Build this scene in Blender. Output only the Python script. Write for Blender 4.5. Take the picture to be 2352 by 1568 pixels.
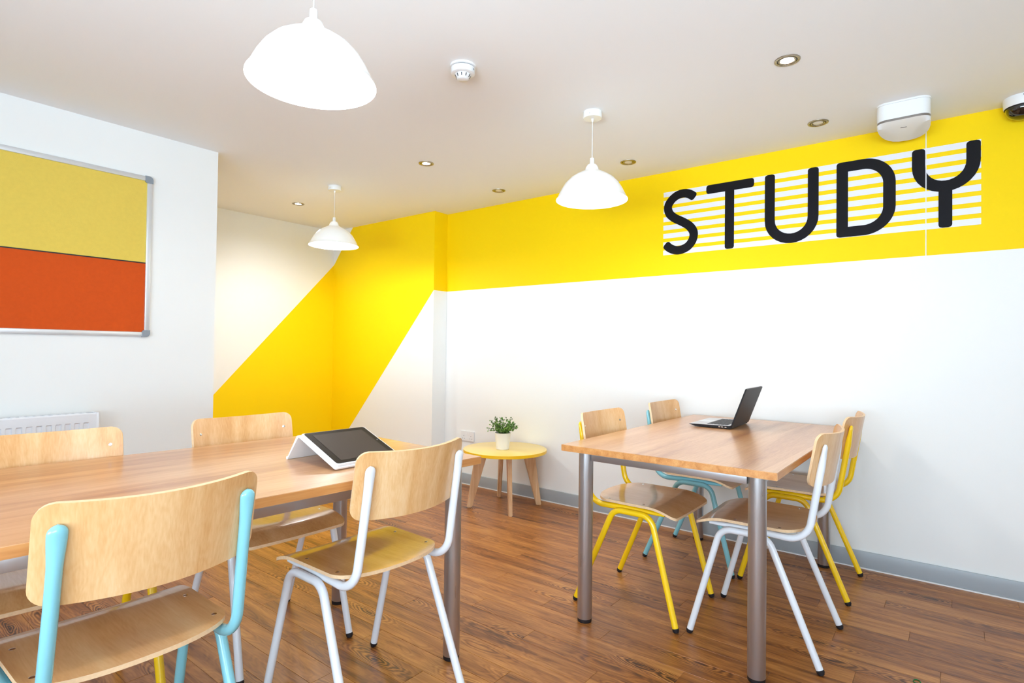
import bpy, bmesh, math, random
from mathutils import Vector, Matrix

# ------------------------------------------------------------------ clearing
for o in list(bpy.data.objects):
    bpy.data.objects.remove(o, do_unlink=True)
C = bpy.context.scene.collection
SC = bpy.context.scene
R = random.Random(7)

# ------------------------------------------------------------------ camera
F_PX, YAW, PITCH, ROLL, EYE = 1295.98, 0.906062, 0.0152458, 0.012624, 1.125
def cam_axes():
    f = Vector((math.sin(YAW) * math.cos(PITCH), math.cos(YAW) * math.cos(PITCH), math.sin(PITCH)))
    r = Vector((math.cos(YAW), -math.sin(YAW), 0)); u = r.cross(f)
    return (r * math.cos(ROLL) + u * math.sin(ROLL), u * math.cos(ROLL) - r * math.sin(ROLL), f)
cd = bpy.data.cameras.new('camera'); cam = bpy.data.objects.new('camera', cd); C.objects.link(cam)
cd.sensor_width = 36.0; cd.lens = F_PX / 2352 * 36.0; cd.clip_start = 0.02
_r, _u, _f = cam_axes()
cam.matrix_world = Matrix(((_r.x, _u.x, -_f.x, 0), (_r.y, _u.y, -_f.y, 0), (_r.z, _u.z, -_f.z, EYE), (0, 0, 0, 1)))
SC.camera = cam

# ------------------------------------------------------------------ world, daylight, exposure
w = bpy.data.worlds.new('world'); SC.world = w; w.use_nodes = True
w.node_tree.nodes['Background'].inputs[0].default_value = (0.80, 0.90, 1.0, 1)
w.node_tree.nodes['Background'].inputs[1].default_value = 1.5
def area(name, loc, target, sx, sy, power, col):
    l = bpy.data.lights.new(name, 'AREA'); l.shape = 'RECTANGLE'; l.size = sx; l.size_y = sy
    l.energy = power; l.color = col
    o = bpy.data.objects.new(name, l); C.objects.link(o); o.location = loc
    o.rotation_euler = (Vector(target) - Vector(loc)).to_track_quat('-Z', 'Y').to_euler()
    return o
# daylight entering through the two tall windows behind and beside the camera
SKY, UPFILL = (0.70, 0.86, 1.0), (0.64, 0.835, 1.0)
area('daylight_and_fill', (-1.93, 0.25, 1.35), (3.0, 0.25, 1.35), 3.0, 1.5, 13, SKY)
area('daylight_and_fill', (-.75, -2.13, 1.35), (-.75, 3.0, 1.35), 2.2, 1.5, 24, SKY)
# added upward fill lamps at the same windows, to brighten the ceiling
area('daylight_and_fill', (-1.90, 0.25, 1.00), (1.5, 1.0, 2.5), 3.0, .7, 86, UPFILL).data.spread = math.radians(100)
area('daylight_and_fill', (-.75, -2.10, 1.00), (.3, 1.2, 2.5), 2.2, .7, 35, UPFILL).data.spread = math.radians(100)
vs = SC.view_settings
vs.view_transform = 'Standard'; vs.look = 'None'; vs.gamma = 1.0; vs.use_curve_mapping = False
vs.exposure = -0.12

# ------------------------------------------------------------------ helpers
def srgb(h):
    v = [int(h[i:i + 2], 16) / 255 for i in (0, 2, 4)]
    return tuple(x / 12.92 if x <= .04045 else ((x + .055) / 1.055) ** 2.4 for x in v) + (1,)
def new_mat(name):
    m = bpy.data.materials.new(name); m.use_nodes = True
    nt = m.node_tree; b = nt.nodes['Principled BSDF']
    return m, nt, b
def plain(name, col, rough=.5, metal=0., coat=0., bump=0., bscale=200., spec=None, var=0.0, vscale=3.0):
    m, nt, b = new_mat(name)
    c = srgb(col) if isinstance(col, str) else col
    b.inputs['Base Color'].default_value = c
    b.inputs['Roughness'].default_value = rough; b.inputs['Metallic'].default_value = metal
    b.inputs['Coat Weight'].default_value = coat; b.inputs['Coat Roughness'].default_value = .08
    if spec is not None: b.inputs['Specular IOR Level'].default_value = spec
    tc = nt.nodes.new('ShaderNodeTexCoord')
    if var:
        n = nt.nodes.new('ShaderNodeTexNoise'); n.inputs['Scale'].default_value = vscale; n.inputs['Detail'].default_value = 4
        nt.links.new(tc.outputs['Object'], n.inputs['Vector'])
        mx = nt.nodes.new('ShaderNodeMix'); mx.data_type = 'RGBA'
        mx.inputs['A'].default_value = tuple(x * (1 - var) for x in c[:3]) + (1,)
        mx.inputs['B'].default_value = tuple(min(1, x * (1 + var)) for x in c[:3]) + (1,)
        nt.links.new(n.outputs['Fac'], mx.inputs['Factor']); nt.links.new(mx.outputs['Result'], b.inputs['Base Color'])
    if bump:
        n = nt.nodes.new('ShaderNodeTexNoise'); n.inputs['Scale'].default_value = bscale; n.inputs['Detail'].default_value = 3
        nt.links.new(tc.outputs['Object'], n.inputs['Vector'])
        bp = nt.nodes.new('ShaderNodeBump'); bp.inputs['Strength'].default_value = bump; bp.inputs['Distance'].default_value = .002
        nt.links.new(n.outputs['Fac'], bp.inputs['Height']); nt.links.new(bp.outputs['Normal'], b.inputs['Normal'])
    return m
def emit(name, col, s):
    m, nt, b = new_mat(name)
    b.inputs['Base Color'].default_value = (1, 1, 1, 1)
    b.inputs['Emission Color'].default_value = col; b.inputs['Emission Strength'].default_value = s
    return m
def ramp(nt, stops):
    r = nt.nodes.new('ShaderNodeValToRGB'); e = r.color_ramp.elements
    while len(e) < len(stops): e.new(.5)
    for i, (p, c) in enumerate(stops):
        e[i].position = p; e[i].color = srgb(c) if isinstance(c, str) else c
    return r
def math_n(nt, op, a, b=None):
    n = nt.nodes.new('ShaderNodeMath'); n.operation = op
    for i, v in enumerate((a, b)):
        if v is None: continue
        if isinstance(v, (int, float)): n.inputs[i].default_value = v
        else: nt.links.new(v, n.inputs[i])
    return n.outputs[0]
def wood(name, stops, along, rough=.35, fine=90., streak=9., rnd=True, fig=.5, coat=.3, knots=False, tint=.0, bump=.05, crough=.15, board=0.0, spec=.5):
    """grain runs along local axis `along` (0,1,2)"""
    m, nt, b = new_mat(name)
    tc = nt.nodes.new('ShaderNodeTexCoord'); oi = nt.nodes.new('ShaderNodeObjectInfo')
    off = nt.nodes.new('ShaderNodeVectorMath'); off.operation = 'SCALE'; off.inputs[0].default_value = (13.1, 7.7, 5.3)
    if rnd: nt.links.new(oi.outputs['Random'], off.inputs['Scale'])
    else: off.inputs['Scale'].default_value = 0.37
    add = nt.nodes.new('ShaderNodeVectorMath'); add.operation = 'ADD'
    nt.links.new(tc.outputs['Object'], add.inputs[0]); nt.links.new(off.outputs[0], add.inputs[1])
    def noise(sa, sc, det=5, dist=0.0):
        mp = nt.nodes.new('ShaderNodeMapping'); s = [sc] * 3; s[along] = sa
        mp.inputs['Scale'].default_value = s
        nt.links.new(add.outputs[0], mp.inputs['Vector'])
        n = nt.nodes.new('ShaderNodeTexNoise'); n.inputs['Scale'].default_value = 1; n.inputs['Detail'].default_value = det
        n.inputs['Distortion'].default_value = dist
        nt.links.new(mp.outputs[0], n.inputs['Vector'])
        return n.outputs['Fac']
    f1 = noise(streak * .12, streak * 1.6, 4, .6)
    f2 = noise(fine * .06, fine, 3)
    f3 = noise(2.2, 14, 2, 1.2)
    # cathedral figure: contour lines of a stretched noise field
    sn = math_n(nt, 'SINE', math_n(nt, 'MULTIPLY', f3, 70.0))
    fac = math_n(nt, 'ADD', math_n(nt, 'MULTIPLY', f1, .75), math_n(nt, 'MULTIPLY', f2, .28))
    fac = math_n(nt, 'ADD', fac, math_n(nt, 'MULTIPLY', sn, .045 * fig))
    if board:
        mp = nt.nodes.new('ShaderNodeMapping'); s = [board] * 3; s[along] = .25; mp.inputs['Scale'].default_value = s
        nt.links.new(add.outputs[0], mp.inputs['Vector'])
        vo = nt.nodes.new('ShaderNodeTexVoronoi'); vo.inputs['Scale'].default_value = 1
        nt.links.new(mp.outputs[0], vo.inputs['Vector'])
        sp = nt.nodes.new('ShaderNodeSeparateColor'); nt.links.new(vo.outputs['Color'], sp.inputs[0])
        fac = math_n(nt, 'ADD', fac, math_n(nt, 'MULTIPLY', math_n(nt, 'SUBTRACT', sp.outputs[0], .5), .16))
    if tint:
        fac = math_n(nt, 'ADD', fac, math_n(nt, 'MULTIPLY', math_n(nt, 'SUBTRACT', oi.outputs['Random'], .5), tint))
    if knots:
        mp = nt.nodes.new('ShaderNodeMapping'); s = [9.5] * 3; s[along] = 2.3; s[2] = 0.0
        mp.inputs['Scale'].default_value = s
        nt.links.new(add.outputs[0], mp.inputs['Vector'])
        nz = nt.nodes.new('ShaderNodeTexNoise'); nz.inputs['Scale'].default_value = 2.2; nz.inputs['Detail'].default_value = 2
        nt.links.new(mp.outputs[0], nz.inputs['Vector'])
        mv = nt.nodes.new('ShaderNodeVectorMath'); mv.operation = 'MULTIPLY_ADD'
        mv.inputs[1].default_value = (.35, .35, 0); nt.links.new(nz.outputs['Color'], mv.inputs[0]); nt.links.new(mp.outputs[0], mv.inputs[2])
        vo = nt.nodes.new('ShaderNodeTexVoronoi'); vo.inputs['Scale'].default_value = 1.0; vo.inputs['Randomness'].default_value = 1
        nt.links.new(mv.outputs[0], vo.inputs['Vector'])
        d = vo.outputs['Distance']
        mr = nt.nodes.new('ShaderNodeMapRange'); mr.inputs['From Min'].default_value = .50; mr.inputs['From Max'].default_value = .08
        nt.links.new(d, mr.inputs['Value'])
        sp = nt.nodes.new('ShaderNodeSeparateColor'); nt.links.new(vo.outputs['Color'], sp.inputs[0])
        pick = math_n(nt, 'GREATER_THAN', sp.outputs[0], .45)
        msk = math_n(nt, 'MULTIPLY', mr.outputs[0], pick)
        ring = math_n(nt, 'SINE', math_n(nt, 'MULTIPLY', d, 95.0))
        fac = math_n(nt, 'ADD', fac, math_n(nt, 'MULTIPLY', math_n(nt, 'MULTIPLY', ring, msk), .24))
        core = nt.nodes.new('ShaderNodeMapRange'); core.inputs['From Min'].default_value = .16; core.inputs['From Max'].default_value = .02
        nt.links.new(d, core.inputs['Value'])
        fac = math_n(nt, 'SUBTRACT', fac, math_n(nt, 'MULTIPLY', math_n(nt, 'MULTIPLY', core.outputs[0], pick), .26))
    rp = ramp(nt, stops); nt.links.new(fac, rp.inputs['Fac'])
    nt.links.new(rp.outputs['Color'], b.inputs['Base Color'])
    b.inputs['Roughness'].default_value = rough; b.inputs['Coat Weight'].default_value = coat; b.inputs['Coat Roughness'].default_value = crough
    b.inputs['Specular IOR Level'].default_value = spec
    bp = nt.nodes.new('ShaderNodeBump'); bp.inputs['Strength'].default_value = bump; bp.inputs['Distance'].default_value = .001
    nt.links.new(f2, bp.inputs['Height']); nt.links.new(bp.outputs['Normal'], b.inputs['Normal'])
    return m

M = {}
M['white_wall'] = plain('white_wall', 'F5F5F3', .62, bump=.04, bscale=260)
M['ceiling'] = plain('ceiling_paint', 'F3F2F1', .8, bump=.04, bscale=220)
M['yellow_wall'] = plain('yellow_vinyl', 'FFD800', .6, bump=.02, bscale=260, spec=.2)
M['grey_board'] = plain('grey_gloss', 'A9B0B6', .35)
M['sealant'] = plain('sealant', 'F2F2F2', .4)
M['floor'] = wood('floor_vinyl', [(.18, '3C1D0B'), (.36, '74421C'), (.50, '9A5F2A'), (.66, 'B67A3D'), (.85, 'CC9551')], 1, rough=.36,
                  fine=150., streak=14., fig=.9, coat=.15, knots=True, tint=.14, bump=.08, crough=.25, spec=.35)
M['laminate'] = wood('table_laminate', [(.25, 'A0683F'), (.42, 'BF8859'), (.58, 'D19F70'), (.78, 'E0B68B')], 0, rough=.3,
                     fine=170., streak=7., rnd=True, fig=.35, coat=.35, bump=.03, crough=.16, board=9.0)
M['laminate_edge'] = wood('table_edge', [(.25, 'A9682F'), (.5, 'CB8A4C'), (.78, 'DFA768')], 0, rough=.4, fine=220., streak=26., fig=.2, coat=.1)
M['beech_up'] = wood('beech_upright', [(.22, 'C58A4E'), (.42, 'D9A46B'), (.6, 'E6BA86'), (.82, 'F1D0A5')], 2, rough=.32, fine=240., streak=8., fig=.45, coat=.3, crough=.12)
M['beech_seat'] = wood('beech_seat', [(.22, 'BB8046'), (.42, 'D49D62'), (.6, 'E2B27A'), (.82, 'EDC895')], 1, rough=.28, fine=240., streak=8., fig=.4, coat=.6, crough=.07)
M['ply_edge'] = plain('ply_edge', 'ECC79C', .5, var=.15, vscale=120)
M['oak_leg'] = wood('oak_leg', [(.25, 'B98757'), (.5, 'D2A679'), (.8, 'E5C6A0')], 2, rough=.45, fine=200., streak=20., fig=.3, coat=.0)
M['tube_white'] = plain('tube_white', 'E9EBF0', .22, coat=.4)
M['tube_yellow'] = plain('tube_yellow', 'FFD016', .22, coat=.4)
M['tube_turquoise'] = plain('tube_turquoise', '88CAD6', .22, coat=.4)
def brushed(name, col, rough):
    m, nt, b = new_mat(name)
    b.inputs['Base Color'].default_value = srgb(col); b.inputs['Metallic'].default_value = 1
    tc = nt.nodes.new('ShaderNodeTexCoord'); mp = nt.nodes.new('ShaderNodeMapping'); mp.inputs['Scale'].default_value = (200, 200, 6)
    n = nt.nodes.new('ShaderNodeTexNoise'); n.inputs['Scale'].default_value = 1
    nt.links.new(tc.outputs['Object'], mp.inputs['Vector']); nt.links.new(mp.outputs[0], n.inputs['Vector'])
    r = nt.nodes.new('ShaderNodeMapRange'); r.inputs['To Min'].default_value = rough - .06; r.inputs['To Max'].default_value = rough + .08
    nt.links.new(n.outputs['Fac'], r.inputs['Value']); nt.links.new(r.outputs[0], b.inputs['Roughness'])
    return m
M['steel'] = brushed('brushed_steel', 'BDBCBE', .30); M['steel'].node_tree.nodes['Principled BSDF'].inputs['Metallic'].default_value = .86
M['chrome'] = brushed('bright_steel', 'D5D5D5', .18)
M['nickel'] = brushed('satin_nickel', 'A79E90', .28)
M['rubber'] = plain('black_rubber', '17151A', .55)
M['enamel'] = plain('white_enamel', 'F4F4F2', .25, coat=.3)
M['shade'] = plain('glowing_shade', 'F6F6F4', .25, coat=.3)
_b = M['shade'].node_tree.nodes['Principled BSDF']; _b.inputs['Emission Color'].default_value = (1, .985, .96, 1); _b.inputs['Emission Strength'].default_value = .18  # faint added glow whitens the shades and lifts the ceiling near them
M['flex'] = plain('white_flex', 'E6E3DE', .5)
M['bulb'] = emit('lit_bulb', (1, .98, .95, 1), 30)
M['lens_lit'] = emit('lit_lens', (1, 1, 1, 1), 25)
M['lens_off'] = plain('lamp_glass', 'E2DCD8', .25)
M['plastic'] = plain('white_plastic', 'EEEEEE', .4)
M['plastic_grey'] = plain('grey_plastic', '8B939C', .45)
M['silver_band'] = plain('silver_band', '9A9592', .3, metal=.8)
M['slot'] = plain('dark_slot', '55585C', .6)
M['dome'] = plain('smoked_dome', '0B090C', .06, coat=1)
M['alu'] = plain('anodised_aluminium', 'DFE3E8', .38, metal=.55)
M['felt_y'] = plain('yellow_felt', 'E6C858', .95, bump=.5, bscale=600, var=.06, vscale=60)
M['felt_o'] = plain('orange_felt', 'CF4E08', .95, bump=.5, bscale=600, var=.08, vscale=60)
M['black'] = plain('black_paint', '15141A', .5)
M['letter'] = plain('black_vinyl', '0E0C12', .6, spec=.2)
M['stripe'] = plain('pale_vinyl', 'EDEDF4', .42)
M['radiator'] = plain('radiator_enamel', 'F1F3F8', .35)
M['yellow_top_sheen'] = plain('yellow_lacquer_sheen', 'FDDC78', .3, coat=.3)  # sheen of the white wall is painted into this paler yellow
M['yellow_rim'] = plain('yellow_rim', 'FFC813', .35)
M['ceramic'] = plain('white_ceramic', 'F5F3EF', .3)
M['soil'] = plain('dark_soil', '2B2118', .9, bump=.4, bscale=300)
def leaf_mat():
    m, nt, b = new_mat('leaf')
    at = nt.nodes.new('ShaderNodeTexCoord'); n = nt.nodes.new('ShaderNodeTexNoise'); n.inputs['Scale'].default_value = 45
    nt.links.new(at.outputs['Object'], n.inputs['Vector'])
    rp = ramp(nt, [(.3, '2C5219'), (.5, '55862F'), (.72, 'A3C860')]); nt.links.new(n.outputs['Fac'], rp.inputs['Fac'])
    nt.links.new(rp.outputs['Color'], b.inputs['Base Color']); b.inputs['Roughness'].default_value = .4
    return m
M['leaf'] = leaf_mat()
M['stem'] = plain('plant_stem', '4E5A2A', .6)
M['laptop_alu'] = plain('laptop_aluminium', 'C9C8CA', .3, metal=.7)
M['laptop_black'] = plain('laptop_cover', '171315', .45, spec=.25)
M['key'] = plain('black_key', '26252B', .5)
M['screen_off'] = plain('dark_screen', '0C0C0F', .08, coat=.5)
M['case_white'] = plain('white_case', 'F3F3F5', .45)
M['bezel'] = plain('tablet_bezel', '120D0B', .35, spec=.3)
M['tablet_screen'] = plain('tablet_screen', '3E3632', .4, spec=.3)
M['green_rubber'] = plain('green_rubber', '0E6B2B', .4)
M['glass'] = plain('window_glass', 'FFFFFF', .0); M['glass'].node_tree.nodes['Principled BSDF'].inputs['Transmission Weight'].default_value = 1

def obj(name, bm, mats, parent=None, smooth=None):
    me = bpy.data.meshes.new(name)
    bmesh.ops.recalc_face_normals(bm, faces=bm.faces)
    bm.to_mesh(me); bm.free()
    for m in (mats if isinstance(mats, (list, tuple)) else [mats]): me.materials.append(M[m] if isinstance(m, str) else m)
    if smooth is not None:
        me.polygons.foreach_set('use_smooth', [True] * len(me.polygons))
        if smooth < 180: me.set_sharp_from_angle(angle=math.radians(smooth))
    o = bpy.data.objects.new(name, me); C.objects.link(o)
    if parent: o.parent = parent
    return o
def tag(o, label, cat, group=None):
    o['label'] = label; o['category'] = cat
    if group: o['group'] = group
    return o
def thing(name, label, cat, loc=(0, 0, 0), rz=0, group=None):
    o = bpy.data.objects.new(name, None); C.objects.link(o); o.empty_display_size = .05
    o.location = loc; o.rotation_euler = (0, 0, rz)
    return tag(o, label, cat, group)
def struct(o):
    o['kind'] = 'structure'; return o
def add_box(bm, lo, hi, mi=0, bev=0):
    x0, y0, z0 = lo; x1, y1, z1 = hi
    vs_ = [bm.verts.new(p) for p in ((x0, y0, z0), (x1, y0, z0), (x1, y1, z0), (x0, y1, z0), (x0, y0, z1), (x1, y0, z1), (x1, y1, z1), (x0, y1, z1))]
    fs = [bm.faces.new([vs_[i] for i in q]) for q in ((0, 3, 2, 1), (4, 5, 6, 7), (0, 1, 5, 4), (1, 2, 6, 5), (2, 3, 7, 6), (3, 0, 4, 7))]
    for f in fs: f.material_index = mi
    if bev:
        es = list({e for f in fs for e in f.edges})
        r = bmesh.ops.bevel(bm, geom=es, offset=bev, segments=2, affect='EDGES', profile=.5)
        for f in r['faces']: f.material_index = mi
    return fs
def box(name, lo, hi, mat, parent=None, bev=0, smooth=None):
    bm = bmesh.new(); add_box(bm, lo, hi, 0, bev); return obj(name, bm, mat, parent, 35 if bev else smooth)
def add_lathe(bm, prof, n=48, cen=(0, 0), mi=0, cap=False):
    rings = []
    for r, z in prof:
        if r < 1e-6: rings.append([bm.verts.new((cen[0], cen[1], z))])
        else: rings.append([bm.verts.new((cen[0] + r * math.cos(2 * math.pi * i / n), cen[1] + r * math.sin(2 * math.pi * i / n), z)) for i in range(n)])
    for a, b in zip(rings, rings[1:]):
        for i in range(n):
            j = (i + 1) % n
            if len(a) == 1 and len(b) == 1: continue
            if len(a) == 1: f = bm.faces.new((a[0], b[i], b[j]))
            elif len(b) == 1: f = bm.faces.new((a[i], b[0], a[j]))
            else: f = bm.faces.new((a[i], b[i], b[j], a[j]))
            f.material_index = mi
    return rings
def lathe(name, prof, mat, parent=None, n=48, cen=(0, 0), smooth=40):
    bm = bmesh.new(); add_lathe(bm, prof, n, cen); return obj(name, bm, mat, parent, smooth)
def fillet(pts, rad, seg=7):
    """polyline with rounded corners; rad is one radius or a list per inner point"""
    pts = [Vector(p) for p in pts]; out = [pts[0]]
    for i in range(1, len(pts) - 1):
        r = rad if isinstance(rad, (int, float)) else rad[i - 1]
        a = (pts[i - 1] - pts[i]); b = (pts[i + 1] - pts[i]); la, lb = a.length, b.length
        a.normalize(); b.normalize()
        ang = a.angle(b); t = min(r / math.tan(ang / 2), la * .49, lb * .49); r2 = t * math.tan(ang / 2)
        bis = (a + b).normalized(); cen = pts[i] + bis * (r2 / math.sin(ang / 2))
        p0, p1 = pts[i] + a * t, pts[i] + b * t
        v0, v1 = p0 - cen, p1 - cen; tot = v0.angle(v1); ax = v0.cross(v1).normalized()
        for k in range(seg + 1): out.append(cen + Matrix.Rotation(tot * k / seg, 3, ax) @ v0)
    out.append(pts[-1]); return out
def add_tube(bm, pts, r, n=14, side=Vector((1, 0, 0)), shape=None, mi=0, caps=True):
    """sweep; shape(i, s, L) -> (scale along side, scale across)"""
    pts = [Vector(p) for p in pts]; rings = []
    L = [0]
    for a, b in zip(pts, pts[1:]): L.append(L[-1] + (b - a).length)
    for i, p in enumerate(pts):
        t = (pts[min(i + 1, len(pts) - 1)] - pts[max(i - 1, 0)]).normalized()
        nrm = t.cross(side).normalized(); sd = nrm.cross(t).normalized()
        sw, st = shape(L[i], L[-1]) if shape else (1, 1)
        rings.append([bm.verts.new(p + sd * (math.cos(2 * math.pi * k / n) * r * sw) + nrm * (math.sin(2 * math.pi * k / n) * r * st)) for k in range(n)])
    for a, b in zip(rings, rings[1:]):
        for k in range(n):
            j = (k + 1) % n; bm.faces.new((a[k], a[j], b[j], b[k])).material_index = mi
    if caps:
        bm.faces.new(rings[0][::-1]).material_index = mi; bm.faces.new(rings[-1]).material_index = mi
def tube(name, pts, r, mat, parent=None, n=14, side=Vector((1, 0, 0)), shape=None):
    bm = bmesh.new(); add_tube(bm, pts, r, n, side, shape); return obj(name, bm, mat, parent, 50)
def add_prism(bm, pts2, fn0, fn1, mi=0):
    """closed outline extruded between two placements"""
    a = [bm.verts.new(fn0(*p)) for p in pts2]; b = [bm.verts.new(fn1(*p)) for p in pts2]; n = len(a)
    fs = [bm.faces.new(a), bm.faces.new(b[::-1])]
    for i in range(n): fs.append(bm.faces.new((a[i], b[i], b[(i + 1) % n], a[(i + 1) % n])))
    for f in fs: f.material_index = mi
    return fs
def round_rect(x0, y0, x1, y1, r, seg=6):
    o = []
    for cx, cy, a0 in ((x1 - r, y1 - r, 0), (x0 + r, y1 - r, 90), (x0 + r, y0 + r, 180), (x1 - r, y0 + r, 270)):
        for k in range(seg + 1):
            a = math.radians(a0 + 90 * k / seg); o.append((cx + r * math.cos(a), cy + r * math.sin(a)))
    return o
def copy_tree(o, parent=None):
    c = o.copy(); C.objects.link(c); c.parent = parent
    for ch in list(o.children): copy_tree(ch, c)
    return c

# ------------------------------------------------------------------ the room shell
ZC, XR, YN, XA, YB, YL, XC = 2.30, 3.508, 3.478, 3.352, 4.915, 3.515, 1.573
XW, YF = -2.0, -2.2            # walls behind / beside the camera
T = .10
def wall(name, polys, place, back):
    """polys: [(2D outline, material)], place(u, v, d) -> 3D, d = depth behind the face"""
    bm = bmesh.new(); mats = []
    for pts, m in polys:
        if m not in mats: mats.append(m)
        f = bm.faces.new([bm.verts.new(place(u, v, 0)) for u, v in pts]); f.material_index = mats.index(m)
    bmesh.ops.remove_doubles(bm, verts=bm.verts, dist=1e-5)
    (u0, v0, u1, v1) = back
    q = [place(u0, v0, .0005), place(u1, v1, T)]
    add_box(bm, [min(a, b) for a, b in zip(*q)], [max(a, b) for a, b in zip(*q)], 0)
    return struct(obj(name, bm, mats))
ZY = 1.626
wall_right = wall('wall_right', [([(YF, 0), (YN, 0), (YN, ZY), (YF, ZY)], 'white_wall'), ([(YF, ZY), (YN, ZY), (YN, ZC), (YF, ZC)], 'yellow_wall')],
     lambda u, v, d: (XR + d, u, v), (YF, 0, YN, ZC))
wall('wall_return', [([(XA, 0), (XR, 0), (XR, ZY), (XA, ZY)], 'white_wall'), ([(XA, ZY), (XR, ZY), (XR, ZC), (XA, ZC)], 'yellow_wall')],
     lambda u, v, d: (u, YN + d, v), (XA + .001, 0, XR + T, ZC))
# alcove side wall: yellow band folds down the wall between two sloping edges
yk, zk = 4.616, ZC
wall('wall_alcove', [([(YN, 0), (YB, 0), (YB, .022), (YN, ZY)], 'white_wall'),
                     ([(YN, ZY), (YB, .022), (YB, 1.957), (yk, zk), (YN, ZC)], 'yellow_wall'),
                     ([(YB, 1.957), (YB, ZC), (yk, zk)], 'white_wall')],
     lambda u, v, d: (XA + d, u, v), (YN + T + .001, 0, YB, ZC))
xk = 1.573
zl = 1.957 - (XA - xk) * 1.0766
wall('wall_back', [([(xk, 0), (XA, 0), (XA, 1.957), (xk, max(zl, .03))], 'yellow_wall'), ([(xk, max(zl, .03)), (XA, 1.957), (XA, ZC), (xk, ZC)], 'white_wall')],
     lambda u, v, d: (u, YB + d, v), (xk - T, 0, XA + T, ZC))
wall('wall_left', [([(XW, 0), (XC, 0), (XC, ZC), (XW, ZC)], 'white_wall')], lambda u, v, d: (u, YL + d, v), (XW - T, 0, XC, ZC))
wall('wall_alcove_left', [([(YL + T, 0), (YB, 0), (YB, ZC), (YL + T, ZC)], 'white_wall')], lambda u, v, d: (XC - d, u, v), (YL + T + .001, 0, YB, ZC))
def win_wall(name, u0, u1, a, b, z0, z1, place):
    bm = bmesh.new()
    for lo, hi in (((u0, 0), (u1, z0)), ((u0, z1), (u1, ZC)), ((u0, z0), (a, z1)), ((b, z0), (u1, z1))):
        q = [place(lo[0], lo[1], 0), place(hi[0], hi[1], T)]
        add_box(bm, [min(x, y) for x, y in zip(*q)], [max(x, y) for x, y in zip(*q)])
    return struct(obj(name, bm, 'white_wall'))
win_wall('wall_window', YF, YL, -1.30, 1.80, .58, 2.12, lambda u, v, d: (XW - d, u, v))
win_wall('wall_front', XW, XR, -1.90, .40, .58, 2.12, lambda u, v, d: (u, YF - d, v))
def window(name, a, b, z0, z1, place):
    t = bpy.data.objects.new(name, None); C.objects.link(t); struct(t); t.empty_display_size = .05
    def bar(n, p, q, m):
        q = [place(*p), place(*q)]
        return box(n, [min(x, y) for x, y in zip(*q)], [max(x, y) for x, y in zip(*q)], m, t)
    for lo, hi in (((a, z0), (b, z0 + .05)), ((a, z1 - .05), (b, z1)), ((a, z0 + .05), (a + .05, z1 - .05)), ((b - .05, z0 + .05), (b, z1 - .05)), (((a + b) / 2 - .025, z0 + .05), ((a + b) / 2 + .025, z1 - .05))):
        bar('window_frame', (lo[0], lo[1], .02), (hi[0], hi[1], .07), 'plastic')
    m_ = (a + b) / 2
    bar('pane', (a + .05, z0 + .05, .042), (m_ - .025, z1 - .05, .048), 'glass'); bar('pane', (m_ + .025, z0 + .05, .042), (b - .05, z1 - .05, .048), 'glass')
window('window_1', -1.30, 1.80, .58, 2.12, lambda u, v, d: (XW - d, u, v))
window('window_2', -1.90, .40, .58, 2.12, lambda u, v, d: (u, YF - d, v))
struct(box('ceiling', (XW - T, YF - T, ZC), (XR + T, YB + T, ZC + .1), 'ceiling'))
struct(box('baseboard_right', (XR - .012, YF, .007), (XR, YN, .09), 'grey_board', None, .002))
struct(box('trim_1', (XR - .016, YF, .0), (XR, YN, .0065), 'sealant'))
struct(box('baseboard_return', (XA + .001, YN - .012, .0), (XR - .017, YN, .09), 'grey_board', None, .002))
struct(box('baseboard_alcove', (XA - .012, YN, .0), (XA, YB - .013, .09), 'grey_board', None, .002))
struct(box('baseboard_back', (XC + .013, YB - .012, .0), (XA, YB, .09), 'grey_board', None, .002))
struct(box('baseboard_left', (XW, YL - .012, .0), (XC, YL, .09), 'grey_board', None, .002))
# thin pale joint in the yellow wall covering
SEAM_Y = 1.5 - 1.388
seam = box('vinyl_seam', (XR - .0032, SEAM_Y - .0022, ZY), (XR - .0004, SEAM_Y + .0022, ZC - .001), 'stripe', wall_right)

# floor: sub-floor slab, then every plank of the visible part laid on it
fl = struct(box('floor', (XW - T, YF - T, -.08), (XR + T, YB + T, -.0045), 'floor'))
PW, PL, GAP = .0965, .92, .0007
def plank_mesh(length):
    bm = bmesh.new(); b = .0008; h = length / 2; wv = PW / 2 - GAP / 2; h -= GAP / 2
    lo = [bm.verts.new((sx * wv, sy * h, -.0042)) for sx, sy in ((-1, -1), (1, -1), (1, 1), (-1, 1))]
    mi_ = [bm.verts.new((sx * wv, sy * h, -b)) for sx, sy in ((-1, -1), (1, -1), (1, 1), (-1, 1))]
    tp = [bm.verts.new((sx * (wv - b), sy * (h - b), 0)) for sx, sy in ((-1, -1), (1, -1), (1, 1), (-1, 1))]
    bm.faces.new(tp)
    for k in range(4):
        j = (k + 1) % 4; bm.faces.new((lo[k], lo[j], mi_[j], mi_[k])); bm.faces.new((mi_[k], mi_[j], tp[j], tp[k]))
    me = bpy.data.meshes.new('plank'); bmesh.ops.recalc_face_normals(bm, faces=bm.faces); bm.to_mesh(me); bm.free(); me.materials.append(M['floor']); return me
PM = {}
row = 0; x = XR - .001 - PW / 2
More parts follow.
